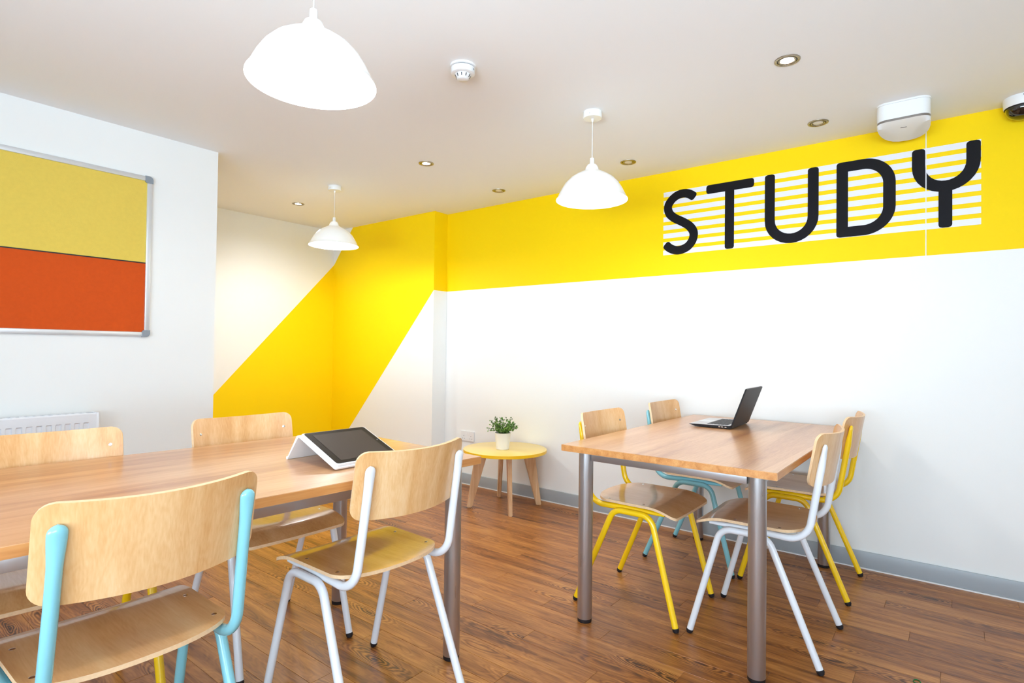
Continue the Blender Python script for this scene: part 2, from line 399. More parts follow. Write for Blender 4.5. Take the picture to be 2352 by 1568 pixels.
while x > .02:
    y = -1.15 - (row * .371 % 1.0) * PL
    y0lim, y1lim = -1.0, (YN if x > XA - .03 else (YB if x > XC else YL)) - .001
    while y < y1lim - .01:
        a, b = max(y, y0lim), min(y + PL, y1lim)
        if b - a > .02:
            k = round(b - a, 3)
            if k not in PM: PM[k] = plank_mesh(k)
            p = bpy.data.objects.new('plank', PM[k]); C.objects.link(p); p.parent = fl
            p.location = (x, (a + b) / 2, 0)
        y += PL
    x -= PW; row += 1
box('floor_covering', (XW, YF, -.0044), (x + PW / 2, YL, 0), 'floor', fl)
box('floor_covering', (x + PW / 2, YF, -.0044), (XR, -1.0, 0), 'floor', fl)

# ------------------------------------------------------------------ tables
def table(label, loc, rz, sx, sy, legs, h=.7425):
    t = thing('table', label, 'table', loc, rz, 'study tables')
    bm = bmesh.new(); fs = add_box(bm, (-sx / 2, -sy / 2, h - .026), (sx / 2, sy / 2, h), 1)
    fs[1].material_index = 0; fs[0].material_index = 0
    es = [e for e in bm.edges]
    r = bmesh.ops.bevel(bm, geom=es, offset=.0016, segments=2, affect='EDGES')
    obj('table_top', bm, ['laminate', 'laminate_edge'], t)
    z1 = h - .0265
    xs = sorted({l[0] for l in legs}); ys = sorted({l[1] for l in legs})
    for lx, ly in legs:
        lg = lathe('leg', [(0, .0145), (.0295, .0145), (.03, .016), (.03, z1), (0, z1)], 'steel', t, 32, (lx, ly))
        lathe('foot', [(0, 0), (.028, 0), (.0292, .003), (.0292, .0145), (0, .0145)], 'rubber', lg, 32, (lx, ly))
        sgx = -1 if lx > 0 else 1; sgy = -1 if ly > 0 else 1
        lathe('screw', [(0, z1 - .012), (.006, z1 - .012), (.006, z1), (0, z1)], 'chrome', t, 10, (lx - sgx * .02, ly - sgy * .045))
    z0 = z1 - .046
    (xa, xb), (ya, yb) = (min(xs), max(xs)), (min(ys), max(ys))
    for yy in (ya, yb): box('apron_rail', (xa + .031, yy - .013, z0), (xb - .031, yy + .013, z1 - .0005), 'steel', t, .001)
    for xx in (xa, xb): box('apron_rail', (xx - .013, ya + .031, z0), (xx + .013, yb - .031, z1 - .0005), 'steel', t, .001)
    return t
table('wood-effect table with brushed steel legs carrying the open laptop', (2.695, .855, 0), 0, 1.49, .822,
      [(-.626, -.320), (-.630, .360), (.70, -.312), (.70, .36)])
table('wood-effect table with brushed steel legs carrying the propped tablet', (.812, 1.823, 0), math.radians(-3.4), 1.50, .890,
      [(.716, -.336), (.682, .362), (-.66, -.36), (-.66, .37)])

# ------------------------------------------------------------------ chairs
TR = .0128
def seat_z(x, y):
    u = x / .2
    z = .4735 + .003 * u * u
    z -= .006 * math.exp(-((y + .02) / .09) ** 2) * (1 - u * u)
    if y > .10: z -= 2.4 * (y - .10) ** 2 * (.85 + .5 * u * u * 0)
    if y < -.10: z += .6 * (y + .10) ** 2
    return z
def seat_w(y):
    yr, yf = -.178, .222
    if y < -.085: return .196 * math.sqrt(max(0, 1 - ((-.085 - y) / (-.085 - yr)) ** 2)) ** .85
    wv = .196 + .006 * (y + .085) / .3
    if y > yf - .03: wv = wv - .03 + math.sqrt(max(0, .03 ** 2 - (y - (yf - .03)) ** 2))
    return wv
def shell(rows, top, th_vec, mats, name, parent):
    """rows of points (grid) -> thin shell with edge material"""
    bm = bmesh.new()
    A = [[bm.verts.new(p) for p in r] for r in rows]
    B = [[bm.verts.new(Vector(p) + th_vec(p)) for p in r] for r in rows]
    nr, nc = len(A), len(A[0])
    for i in range(nr - 1):
        for j in range(nc - 1):
            bm.faces.new((A[i][j], A[i][j + 1], A[i + 1][j + 1], A[i + 1][j])); bm.faces.new((B[i][j], B[i + 1][j], B[i + 1][j + 1], B[i][j + 1]))
    loop = [(0, j) for j in range(nc)] + [(i, nc - 1) for i in range(1, nr)] + [(nr - 1, j) for j in range(nc - 2, -1, -1)] + [(i, 0) for i in range(nr - 2, 0, -1)]
    for k in range(len(loop)):
        (i, j), (i2, j2) = loop[k], loop[(k + 1) % len(loop)]
        bm.faces.new((A[i][j], B[i][j], B[i2][j2], A[i2][j2])).material_index = 1
    bmesh.ops.remove_doubles(bm, verts=bm.verts, dist=1e-6)
    bmesh.ops.dissolve_degenerate(bm, edges=bm.edges, dist=1e-6)
    return obj(name, bm, mats, parent, 50)
LEAN = math.radians(10.0); BH, BHW, BSAG = .197, .2065, .050
def plate(x, s, d):    # backrest: curved plate leaning back; s up the plate, d towards the sitter
    d += -BSAG * (1 - (x / BHW) ** 2)
    return Vector((x, -.224 + (BH - s) * math.sin(LEAN) + d * math.cos(LEAN), .842 - (BH - s) * math.cos(LEAN) + d * math.sin(LEAN)))
def plate_n(x):
    k = -2 * BSAG * x / BHW ** 2
    return Vector((k, math.cos(LEAN), math.sin(LEAN))).normalized()
def chair(label, tubemat):
    t = thing('chair', label, 'chair', group='school chairs around the tables')
    ys = [-.178 + .001 + .022 * (1 - math.cos(math.pi * k / 12)) * .5 * 2 for k in range(7)]
    ys = sorted(set([round(-.178 + .4 * (k / 40), 4) for k in range(41)] + [-.1775, -.1765, -.175, -.173, .221, .2195, .2165]))
    ss = [-1 + k / 12 for k in range(25)]
    rows = []
    for y in ys:
        wv = max(seat_w(y), .0005) if -.178 < y < .222 else .02
        if y >= .222: wv = seat_w(.2219)
        rows.append([(s * wv, y, seat_z(s * wv, y)) for s in ss])
    seat = shell(rows, None, lambda p: Vector((0, 0, -.0105)), ['beech_seat', 'ply_edge'], 'seat', t)
    for sx in (-1, 1):
        for yy in (-.09, .072):
            xx = sx * .172
            lathe('screw', [(0, seat_z(xx, yy) + .0016), (.003, seat_z(xx, yy) + .0018), (.006, seat_z(xx, yy) + .0004), (.006, seat_z(xx, yy) - .003)], 'chrome', seat, 12, (xx, yy))
    # backrest
    hw, cr = BHW, .034
    rows = []
    xs_ = sorted(set([round(-hw + 2 * hw * k / 28, 4) for k in range(29)] + [sg_ * (hw - d) for sg_ in (-1, 1) for d in (.001, .003, .007, .012, .02)]))
    for x_ in xs_:
        d = max(0, abs(x_) - (hw - cr)); c = cr - math.sqrt(max(0, cr * cr - d * d))
        rows.append([tuple(plate(x_, c + (BH - 2 * c) * k / 8, 0)) for k in range(9)])
    back = shell(rows, None, lambda p: plate_n(p[0]) * .0098, ['beech_up', 'ply_edge'], 'backrest', t)
    for sx in (-1, 1):
        for ss_ in (.135, .055):
            n = plate_n(sx * .174); p = plate(sx * .174, ss_, 0) + n * .0100
            bm = bmesh.new(); add_lathe(bm, [(.0055, -.001), (.0055, .0008), (.003, .0016), (0, .0012)], 12)
            bmesh.ops.transform(bm, matrix=Matrix.Translation(p) @ n.to_track_quat('Z', 'Y').to_matrix().to_4x4(), verts=bm.verts)
            obj('screw', bm, 'chrome', back, 40)
    # seat-and-back tube, one each side: from under the seat front, back and up to a flattened end
    for sx in (-1, 1):
        xb_, xt = sx * .179, sx * .173
        top = plate(xt, .160, -.0092); low = plate(xt * 1.01, .0, -.0125)
        dn = (low - top).normalized()
        bend = low + dn * ((low.z - .4435) / -dn.z)
        pts = fillet([(sx * .168, .168, .447), (sx * .175, 0, .4495), (xb_, bend.y, .4435), tuple(low), tuple(top)], [.5, .080, .6], 9)
        q = pts[:-1]; a, b = Vector(pts[-2]), Vector(pts[-1])
        LL = (b - a).length; fr = [k / 10 * (LL - .03) / LL for k in range(1, 11)] + [1 - (.03 * (1 - k / 12) ** 1.6) / LL for k in range(1, 13)]
        for k in fr: q.append(a.lerp(b, k))
        def shp(s, L):
            d = L - s
            k = max(0, min(1, 1 - (d - .015) / .075)); k = k * k * (3 - 2 * k)
            wdt, th = 1 + .30 * k, 1 - .32 * k
            if d < .017: wdt *= math.sqrt(max(.004, 1 - ((.017 - d) / .017) ** 2)); th *= max(.45, math.sqrt(max(.05, 1 - ((.017 - d) / .0175) ** 2)))
            if s < .03: th *= .55 + .45 * s / .03; wdt *= 1.0 + .1 * (1 - s / .03)
            return wdt, th
        bt = tube('back_tube', q, TR, tubemat, t, 16, Vector((1, 0, 0)), shp)
        hp = fillet([(sx * .2115, .2335, .012), (sx * .199, .118, .4385), (sx * .199, -.055, .4385), (sx * .2115, -.2335, .012)], .058, 9)
        lf = tube('leg_frame', hp, TR, tubemat, t, 16)
        for yy, e in ((.2335, hp[0] - hp[1]), (-.2335, hp[-1] - hp[-2])):
            e = e.normalized(); p = Vector((sx * .2115, yy, .012))
            bm = bmesh.new(); add_tube(bm, [p - e * .006, p + e * .003, p + e * .009, p + e * .0105], TR, 14, shape=lambda s, L: (1.06, 1.06) if s < .0145 else (.8, .8))
            obj('foot', bm, 'rubber', lf, 40)
    # flat cross members under the seat
    for yy in (.13, -.06):
        box('cross_bar', (-.158, yy - .012, .4405), (.158, yy + .012, .4465), tubemat, t, .001)
    return t
CH = [
 ('white-framed wooden chair at the laptop table, nearest the camera, back turned right', 'tube_white', 2.458, .602, 0),
 ('yellow-framed wooden chair with its back to the white wall at the laptop table', 'tube_yellow', 3.150, .607, 0),
 ('yellow-framed wooden chair at the laptop table, facing right beside the near left steel leg', 'tube_yellow', 2.420, 1.112, 180),
 ('turquoise-framed wooden chair at the far left of the laptop table', 'tube_turquoise', 3.126, 1.104, 180),
 ('turquoise-framed wooden chair in the left foreground, back to the camera', 'tube_turquoise', .474, 1.506, 0),
 ('white-framed wooden chair in the centre foreground drawn up in front of the tablet', 'tube_white', 1.163, 1.496, -1),
 ('yellow-framed wooden chair across the left table, in front of the radiator', 'tube_yellow', .508, 2.097, 177),
 ('white-framed wooden chair across the left table, backrest before the yellow painted stripe', 'tube_white', 1.156, 2.092, 178.5),
]
protos = {}
for lab, tm, x_, y_, rz in CH:
    if tm not in protos: c = protos[tm] = chair(lab, tm)
    else:
        c = copy_tree(protos[tm]); c['label'] = lab
    c.location = (x_, y_, 0); c.rotation_euler = (0, 0, math.radians(rz))

# ------------------------------------------------------------------ round side table and plant
SX, SY, SH = 3.192, 2.553, .415
st = thing('side_table', 'small round table with yellow top and four splayed wooden legs', 'side table', (SX, SY, 0))
bm = bmesh.new()
add_lathe(bm, [(0, SH), (.299, SH), (.301, SH - .001)], 72, mi=0); add_lathe(bm, [(.301, SH - .001), (.301, SH - .021), (.299, SH - .022), (0, SH - .022)], 72, mi=1)
bmesh.ops.remove_doubles(bm, verts=bm.verts, dist=1e-5)
obj('table_top', bm, ['yellow_top_sheen', 'yellow_rim'], st, 40)
for k in range(4):
    a = math.radians(45 + 90 * k + 3)
    bm = bmesh.new()
    d = Vector((math.cos(a), math.sin(a), 0)); n = Vector((-d.y, d.x, 0)); zt = SH - .0225
    pr = [(.125, zt), (.215, zt), (.272, 0.0), (.235, 0.0)]
    add_prism(bm, pr, lambda u, v: d * u + n * .0135 + Vector((0, 0, v)), lambda u, v: d * u - n * .0135 + Vector((0, 0, v)))
    bmesh.ops.bevel(bm, geom=list(bm.edges), offset=.005, segments=2, affect='EDGES')
    obj('leg', bm, 'oak_leg', st, 40)
box('cross_brace', (-.12, -.015, SH - .047), (.12, .015, SH - .023), 'oak_leg', st, .002)

pl = thing('potted_plant', 'small leafy green plant in a white pot on the yellow table', 'plant', (SX - .035, SY - .005, SH))
lathe('pot', [(0, .0), (.042, 0), (.046, .003), (.058, .116), (.0585, .118), (.054, .118), (.053, .105), (0, .105)], 'ceramic', pl, 40)
lathe('soil', [(0, .1075), (.0525, .1065)], 'soil', pl, 32)
bm = bmesh.new(); bs = bmesh.new(); rr = random.Random(3)
for k in range(46):
    az = rr.uniform(0, 6.283); el = math.asin(rr.uniform(-.02, 1.0)); L = rr.uniform(.075, .108)
    dr = Vector((math.cos(az) * math.cos(el), math.sin(az) * math.cos(el), math.sin(el) * 1.05 + .12)).normalized()
    base = Vector((math.cos(az) * .022, math.sin(az) * .022, .107)); mid = base + Vector((dr.x * .3, dr.y * .3, .75)) * L * .5
    tip = base + Vector((dr.x * 1.0, dr.y * 1.0, dr.z)) * L + Vector((0, 0, .018))
    add_tube(bs, [base, mid, tip], .0011, 5, Vector((.3, .8, .1)))
    for j in range(15):
        s = .3 + .72 * j / 14
        p = (base * (1 - s) ** 2 + mid * 2 * s * (1 - s) + tip * s * s)
        ld = Vector((rr.gauss(0, 1), rr.gauss(0, 1), rr.gauss(.25, .7))).normalized(); sd = ld.cross(Vector((rr.gauss(0, 1), rr.gauss(0, 1), rr.gauss(0, 1)))).normalized()
        l, wv = rr.uniform(.012, .019), rr.uniform(.005, .0078); up = ld.cross(sd) * .002
        v = [bm.verts.new(q) for q in (p, p + ld * l * .5 + sd * wv + up, p + ld * l, p + ld * l * .5 - sd * wv + up)]
        m_ = bm.verts.new(p + ld * l * .55 - up)
        for i in range(4): bm.faces.new((v[i], v[(i + 1) % 4], m_))
fo = obj('foliage', bm, 'leaf', pl); fo['kind'] = 'stuff'
sm = obj('stems', bs, 'stem', pl); sm['kind'] = 'stuff'

# ------------------------------------------------------------------ laptop
TZ = .7425
lp = thing('laptop', 'open laptop with a black lid standing on the wood-effect table', 'laptop', (3.048, .984, TZ), math.radians(1.2))
# local: +y towards the user edge, -y the hinge; x across
bw, bd = .16, .103
bm = bmesh.new()
add_prism(bm, [(bd, .0115), (bd, .0135), (-bd, .0175), (-bd, .003), (bd - .03, .004)], lambda y, z: (-bw, y, z), lambda y, z: (bw, y, z))
base_ = obj('base_cover', bm, 'laptop_black', lp)
bm = bmesh.new()
add_prism(bm, [(bd - .001, .0136), (bd - .001, .0150), (-bd + .004, .0190), (-bd + .004, .0176)], lambda y, z: (-bw + .001, y, z), lambda y, z: (bw - .001, y, z))
obj('keyboard_deck', bm, 'laptop_alu', lp)
def deck_z(y): return .0150 + (bd - y) / (2 * bd) * .0040
bm = bmesh.new()
for r_ in range(6):
    yy = .012 - r_ * .0178 + .002; n = 14; kw = .27 / n
    for k in range(n):
        if r_ == 0 and 4 <= k <= 8:
            if k == 4: x0, x1 = -.135 + 4 * kw, -.135 + 9 * kw - .003
            else: continue
        else: x0, x1 = -.135 + k * kw, -.135 + (k + 1) * kw - .003
        z = deck_z(yy); add_box(bm, (x0, yy - .0075, z), (x1, yy + .0065, z + .0012))
ky = obj('keys', bm, 'key', lp)
box('trackpad', (-.052, .03, deck_z(.03) - .0002), (.052, .094, deck_z(.06) + .0006), 'alu', lp)
for y0 in (-.085, -.068, -.055):
    box('port', (-bw - .0006, y0, .008), (-bw + .0005, y0 + .009, .0125), 'chrome', lp)
lid_a = math.radians(20)      # lean back from vertical
bm = bmesh.new()
dz, dy = math.cos(lid_a), -math.sin(lid_a); hgt = .207
def lidp(x_, s, d): return (x_, -bd - .0005 + dy * s + dz * d, .012 + dz * s - dy * d)
o2 = round_rect(-bw, 0, bw, hgt, .008, 4)
add_prism(bm, o2, lambda x_, s: lidp(x_, s, 0), lambda x_, s: lidp(x_, s, -.0065))
lid = obj('lid', bm, 'laptop_black', lp)
bm = bmesh.new(); add_prism(bm, round_rect(-bw + .006, .012, bw - .006, hgt - .005, .004, 3), lambda x_, s: lidp(x_, s, .0002), lambda x_, s: lidp(x_, s, .0012))
obj('screen', bm, 'screen_off', lid)

# ------------------------------------------------------------------ tablet in a folding case
tb = thing('tablet', 'black tablet propped in a white folding case on the left table', 'tablet', (1.047, 1.512, TZ), math.radians(-.5))
TW = .260; ry, rz_ = .214, .084
ang = math.atan2(rz_ - .004, ry)
ca, sa = math.cos(ang), math.sin(ang)
def tp(x_, s, d): return (x_, s * ca - d * sa, .004 + s * sa + d * ca)
Ls = ry / ca
bm = bmesh.new(); add_prism(bm, round_rect(0, 0, TW, Ls, .006, 3), lambda x_, s: tp(x_, s, 0), lambda x_, s: tp(x_, s, .005))
case = obj('case_front', bm, 'case_white', tb)
bm = bmesh.new(); add_prism(bm, round_rect(.004, .006, TW - .002, Ls - .006, .009, 4), lambda x_, s: tp(x_, s, .0051), lambda x_, s: tp(x_, s, .0125))
body = obj('tablet_body', bm, 'case_white', tb)
bm = bmesh.new(); add_prism(bm, round_rect(.0125, .012, TW - .006, Ls - .008, .009, 4), lambda x_, s: tp(x_, s, .0126), lambda x_, s: tp(x_, s, .0134))
bz = obj('bezel', bm, 'bezel', tb)
bm = bmesh.new(); add_prism(bm, [(.036, .027), (TW - .027, .027), (TW - .027, Ls - .027), (.036, Ls - .027)], lambda x_, s: tp(x_, s, .0135), lambda x_, s: tp(x_, s, .0138))
obj('screen', bm, 'tablet_screen', bz)
bm = bmesh.new(); add_lathe(bm, [(0, .0002), (.0025, .0001), (.0025, -.0003)], 12)
bmesh.ops.transform(bm, matrix=Matrix.Translation(tp(TW - .0165, Ls * .52, .0136)) @ Matrix.Rotation(ang, 4, 'X'), verts=bm.verts)
obj('camera_lens', bm, 'plastic_grey', bz)
bm = bmesh.new()
fp = [(ry + .001, rz_ + .004), (ry + .007, rz_ + .002), (ry + .066, .005), (ry + .062, .002), (ry - .001, rz_ - .004)]
add_prism(bm, fp, lambda y, z: (0, y, z), lambda y, z: (TW, y, z)); obj('case_stand', bm, 'case_white', tb)
tube('case_roll', [(0, ry + .066, .0055), (TW, ry + .066, .0055)], .0055, 'case_white', tb, 14, Vector((0, 0, 1)))

# ------------------------------------------------------------------ pendant lamps
def pendant(label, x_, y_, power=14):
    t = thing('pendant_lamp', label, 'lamp', (x_, y_, ZC), 0, 'white dome pendant lamps')
    ro = lathe('ceiling_rose', [(0, -.032), (.044, -.032), (.0465, -.029), (.0465, -.001), (.046, 0), (0, 0)], 'enamel', t)
    lathe('cord_grip', [(0, -.048), (.004, -.048), (.007, -.033), (0, -.033)], 'enamel', t, 16)
    lathe('screw', [(0, -.022), (.003, -.022), (.003, -.020), (0, -.020)], 'chrome', ro, 8, (-.045, -.01))
    tube('cord', [(0, 0, -.045), (0, 0, -.235)], .0021, 'flex', t, 8)
    lathe('cap', [(0, -.228), (.0105, -.228), (.011, -.252), (.013, -.258), (0, -.258)], 'enamel', t, 24)
    sp = [(.013, -.256), (.024, -.262), (.031, -.276), (.036, -.290), (.052, -.297), (.060, -.302), (.080, -.312), (.108, -.331), (.132, -.357), (.150, -.386), (.162, -.411), (.170, -.428), (.1745, -.432)]
    inn = [(r - .0022, z - .001) for r, z in sp[::-1]]
    sh = lathe('shade', sp + [(.1745, -.435)] + inn, 'shade', t, 72, smooth=50)
    lathe('bulb', [(0, -.395), (.018, -.390), (.029, -.372), (.030, -.355), (.022, -.330), (.013, -.315), (.013, -.300), (0, -.300)], 'bulb', t, 24)
    l = bpy.data.lights.new('pendant_light', 'POINT'); l.energy = power; l.shadow_soft_size = .03; l.color = (1, .985, .96)
    lo = bpy.data.objects.new('pendant_light', l); C.objects.link(lo); lo.parent = t; lo.location = (0, 0, -.418)
    return t
pendant('white dome pendant lamp over the left table, nearest and largest', .885, 1.416)
pendant('white dome pendant lamp hanging in front of the lettered yellow wall', 2.409, 1.402)
pendant('white dome pendant lamp hanging before the alcove, farthest and smallest', 2.416, 3.551, 20)

# ------------------------------------------------------------------ recessed downlights
def downlight(label, x_, y_, lit, power=2.2, cone=95):
    t = thing('downlight', label, 'spotlight', (x_, y_, ZC), 0, 'recessed ceiling downlights')
    lathe('bezel', [(.048, -.0002), (.0475, -.003), (.044, -.0045), (.038, -.004), (.0365, -.002), (.0362, -.0005)], 'nickel', t, 40)
    lathe('inner_ring', [(.0335, -.0005), (.033, -.0035), (.030, -.0045), (.0265, -.003), (.0255, -.0008)], 'nickel', t, 40)
    lathe('lamp', [(.0235, -.0006), (.0225, -.0022), (.016, -.0035), (0, -.0042)], 'lens_lit' if lit else 'lens_off', t, 32)
    lathe('backing', [(.0475, -.0001), (.030, -.0003), (0, -.0003)], 'slot', t, 32)
    if lit:
        l = bpy.data.lights.new('downlight_beam', 'SPOT'); l.energy = power * 6; l.spot_size = math.radians(cone); l.spot_blend = .9; l.shadow_soft_size = .025
        lo = bpy.data.objects.new('downlight_beam', l); C.objects.link(lo); lo.parent = t; lo.location = (0, 0, -.012)
downlight('lit downlight in the ceiling, brightest, above the laptop table', 2.437, .527, True)
downlight('lit downlight in the ceiling between the smoke detector and the alcove', 2.455, 2.632, True)
downlight('lit downlight in the ceiling, farthest, left of the small pendant', 2.535, 4.229, True, 5.5, 160)
downlight('unlit nickel downlight in the ceiling nearest the oval white unit', 3.194, .545, False)
downlight('unlit nickel downlight in the ceiling just right of the middle pendant', 3.178, 1.592, False)
downlight('unlit nickel downlight in the ceiling left of the middle pendant', 3.194, 2.645, False)

# ------------------------------------------------------------------ smoke detector
sd = thing('smoke_detector', 'round white smoke detector on the ceiling', 'smoke detector', (1.695, 1.605, ZC))
lathe('base', [(.054, 0), (.054, -.007), (.051, -.0085), (.0, -.0085)], 'plastic', sd)
lathe('vent_gap', [(.0475, -.0085), (.0475, -.0115), (0, -.0115)], 'slot', sd)
lathe('body', [(.0, -.0115), (.050, -.0115), (.049, -.034), (.045, -.0365), (.031, -.037), (.0, -.037)], 'plastic', sd)
lathe('chamber', [(.0, -.037), (.033, -.037), (.023, -.056), (.0205, -.058), (0, -.0585)], 'plastic', sd)
for k in range(10):
    a = 2 * math.pi * k / 10
    bm = bmesh.new(); add_box(bm, (-.0018, -.001, -.006), (.0018, .001, .006))
    bmesh.ops.transform(bm, matrix=Matrix.Translation((.0298 * math.cos(a), .0298 * math.sin(a), -.0445)) @ Matrix.Rotation(a - math.pi / 2, 4, 'Z') @ Matrix.Rotation(math.radians(-28), 4, 'X'), verts=bm.verts)
    obj('vent_slot', bm, 'slot', sd)
box('indicator', (.046, -.004, -.024), (.0505, .004, -.019), 'plastic_grey', sd)
sd.rotation_euler = (0, 0, math.radians(-75))

# ------------------------------------------------------------------ oval ceiling unit
em = thing('emergency_light', 'white oval unit with a silver band on the ceiling above the letter Y', 'ceiling unit', (3.128, .187, ZC))
def oval(k, near=0.0, ln=.104, dep=.275, cr=.045, n=14):
    o = []
    # near side straight (towards -x), far side bowed
    o += [(near + cr - cr * math.cos(math.radians(a)), ln - cr + cr * math.sin(math.radians(a))) for a in range(0, 91, 15)]
    for i in range(1, n):
        a = math.pi / 2 - math.pi * i / n
        o.append((near + cr + (dep - cr - near) * math.cos(a) ** .9 if math.cos(a) > 0 else near + cr, ln * math.copysign(abs(math.sin(a)) ** .8, math.sin(a))))
    o += [(near + cr - cr * math.cos(math.radians(a)), -(ln - cr + cr * math.sin(math.radians(a)))) for a in range(90, -1, -15)]
    return [(x_ * 1, y_) for x_, y_ in o]
def slab(name, o, z0, z1, mat, bev=0.0):
    bm = bmesh.new(); add_prism(bm, o, lambda a, b: (a, b, z0), lambda a, b: (a, b, z1)); return obj(name, bm, mat, em, 40)
def scl(o, k): return [(.13 + (a - .13) * k, b * k) for a, b in o]
ov = oval(0)
slab('mount_plate', scl(ov, 1.012), -.008, 0, 'plastic'); slab('body', ov, -.080, -.0085, 'plastic'); slab('band', scl(ov, .985), -.0905, -.080, 'silver_band')
bm = bmesh.new(); n_ = len(ov)
A = [bm.verts.new((a, b, -.0907)) for a, b in ov]
B = [bm.verts.new((max(a, .062 - 3.2 * b * b) if a < .10 else a, b, -.108)) for a, b in scl(ov, .985)]
for i in range(n_): bm.faces.new((A[i], A[(i + 1) % n_], B[(i + 1) % n_], B[i]))
bm.faces.new(B); bm.faces.new(A[::-1]); obj('lower_cover', bm, 'plastic', em, 30)
box('indicator_slot', (.062, -.012, -.1088), (.068, .012, -.1078), 'slot', em)

# ------------------------------------------------------------------ dome camera
dc = thing('dome_camera', 'white and black dome security camera on the ceiling at the right edge', 'security camera', (3.428, -.245, ZC))
lathe('housing', [(.070, 0), (.070, -.012), (.068, -.040), (.066, -.044), (.0, -.044)], 'plastic', dc)
lathe('gasket', [(.0655, -.044), (.0655, -.047), (.0, -.047)], 'rubber', dc)
lathe('dome', [(.062 * math.cos(a), -.047 - .052 * math.sin(a)) for a in [k * math.pi / 24 for k in range(13)]], 'dome', dc, 48, smooth=60)
box('housing_screw', (-.0715, -.003, -.010), (-.069, .003, -.005), 'slot', dc)

# ------------------------------------------------------------------ wall lettering STUDY with pale stripes
U0, V0, SL = 1.5, 1.757, 1.602
sg = thing('wall_lettering', 'large black letters spelling STUDY over pale stripes on the yellow wall', 'wall lettering', (XR, U0, V0))
g = .411 / (8 * 1.36 + 7); sw_ = g * 1.36
for k in range(8):
    z0 = k * (sw_ + g); box('stripe', (-.0010, -SL, z0), (-.0003, 0, z0 + sw_), 'stripe', sg)
def ribbon(bm, pts, w_, ends=.014, x0=-.0012, x1=-.0024):
    pts = [Vector((u, v)) for u, v in pts]
    # resample so that rounded ends are smooth
    d = [0]
    for a, b in zip(pts, pts[1:]): d.append(d[-1] + (b - a).length)
    L = d[-1]; ss = sorted(set([round(L * k / 60, 5) for k in range(61)] + [round(x_, 5) for k in range(7) for x_ in (ends * k / 6, L - ends * k / 6)] + [round(x_, 5) for x_ in d]))
    def at(s):
        for i in range(len(d) - 1):
            if s <= d[i + 1] + 1e-9: return pts[i].lerp(pts[i + 1], (s - d[i]) / max(1e-9, d[i + 1] - d[i]))
        return pts[-1]
    Lf, Rt = [], []
    for s in ss:
        s = min(s, L); p = at(s); t = (at(min(L, s + .004)) - at(max(0, s - .004))).normalized(); n = Vector((-t.y, t.x))
        e = min(s, L - s); hw = w_ / 2
        if e < ends: hw = hw - ends + math.sqrt(max(0, ends ** 2 - (ends - e) ** 2))
        Lf.append(p + n * hw); Rt.append(p - n * hw)
    o = Lf + Rt[::-1]
    a = [bm.verts.new((x0, -p.x, p.y)) for p in o]; b = [bm.verts.new((x1, -p.x, p.y)) for p in o]; n = len(ss); N = len(o)
    for i in range(n - 1):
        q = (i, i + 1, N - 2 - i, N - 1 - i)
        bm.faces.new([a[k] for k in q]); bm.faces.new([b[k] for k in q][::-1])
    for i in range(N): bm.faces.new((a[i], a[(i + 1) % N], b[(i + 1) % N], b[i]))
def smooth_path(P, sub=8):
    P = [Vector(p) for p in P]; Q = [2 * P[0] - P[1]] + P + [2 * P[-1] - P[-2]]; o = []
    for i in range(1, len(Q) - 2):
        for k in range(sub):
            t = k / sub; a, b, c, d = Q[i - 1:i + 3]
            o.append(.5 * ((2 * b) + (c - a) * t + (2 * a - 5 * b + 4 * c - d) * t * t + (3 * b - a - 3 * c + d) * t ** 3))
    o.append(P[-1]); return [(p.x, p.y) for p in o]
def arc(cx, cy, rx, ry_, a0, a1, n=16):
    return [(cx + rx * math.cos(math.radians(a0 + (a1 - a0) * k / n)), cy + ry_ * math.sin(math.radians(a0 + (a1 - a0) * k / n))) for k in range(n + 1)]
SW = .0545
LET = {
 'letter_s': [smooth_path([(.208, .349), (.176, .374), (.137, .386), (.093, .380), (.054, .354), (.031, .314), (.041, .269), (.076, .235), (.124, .207), (.168, .177), (.194, .145), (.202, .112), (.190, .071), (.155, .037), (.100, .0235), (.050, .040), (.014, .072)])],
 'letter_t': [[(.280, .3835), (.564, .3835)], [(.4225, .385), (.4225, .001)]],
 'letter_u': [[(.652, .411), (.652, .150)] + arc(.7655, .140, .1135, .1135, 180, 360)[1:] + [(.879, .411)]],
 'letter_d': [[(1.0205, .411), (1.0205, .002)],
              [(1.012, .3835), (1.118, .3835)] + arc(1.118, .268, .1165, .1155, 90, 0)[1:] + [(1.2345, .145)] + arc(1.118, .145, .1165, .1155, 0, -90)[1:] + [(1.012, .0295)]],
 'letter_y': [[(1.3575, .411), (1.3575, .318)] + arc(1.4655, .318, .108, .111, 180, 360)[1:] + [(1.5735, .411)], [(1.4655, .215), (1.4655, .001)]],
}
for nm, strokes in LET.items():
    bm = bmesh.new()
    for i, s in enumerate(strokes): ribbon(bm, s, SW, .016, -.0012 - .00001 * i, -.0024 - .00002 * i)
    obj(nm, bm, 'letter', sg)

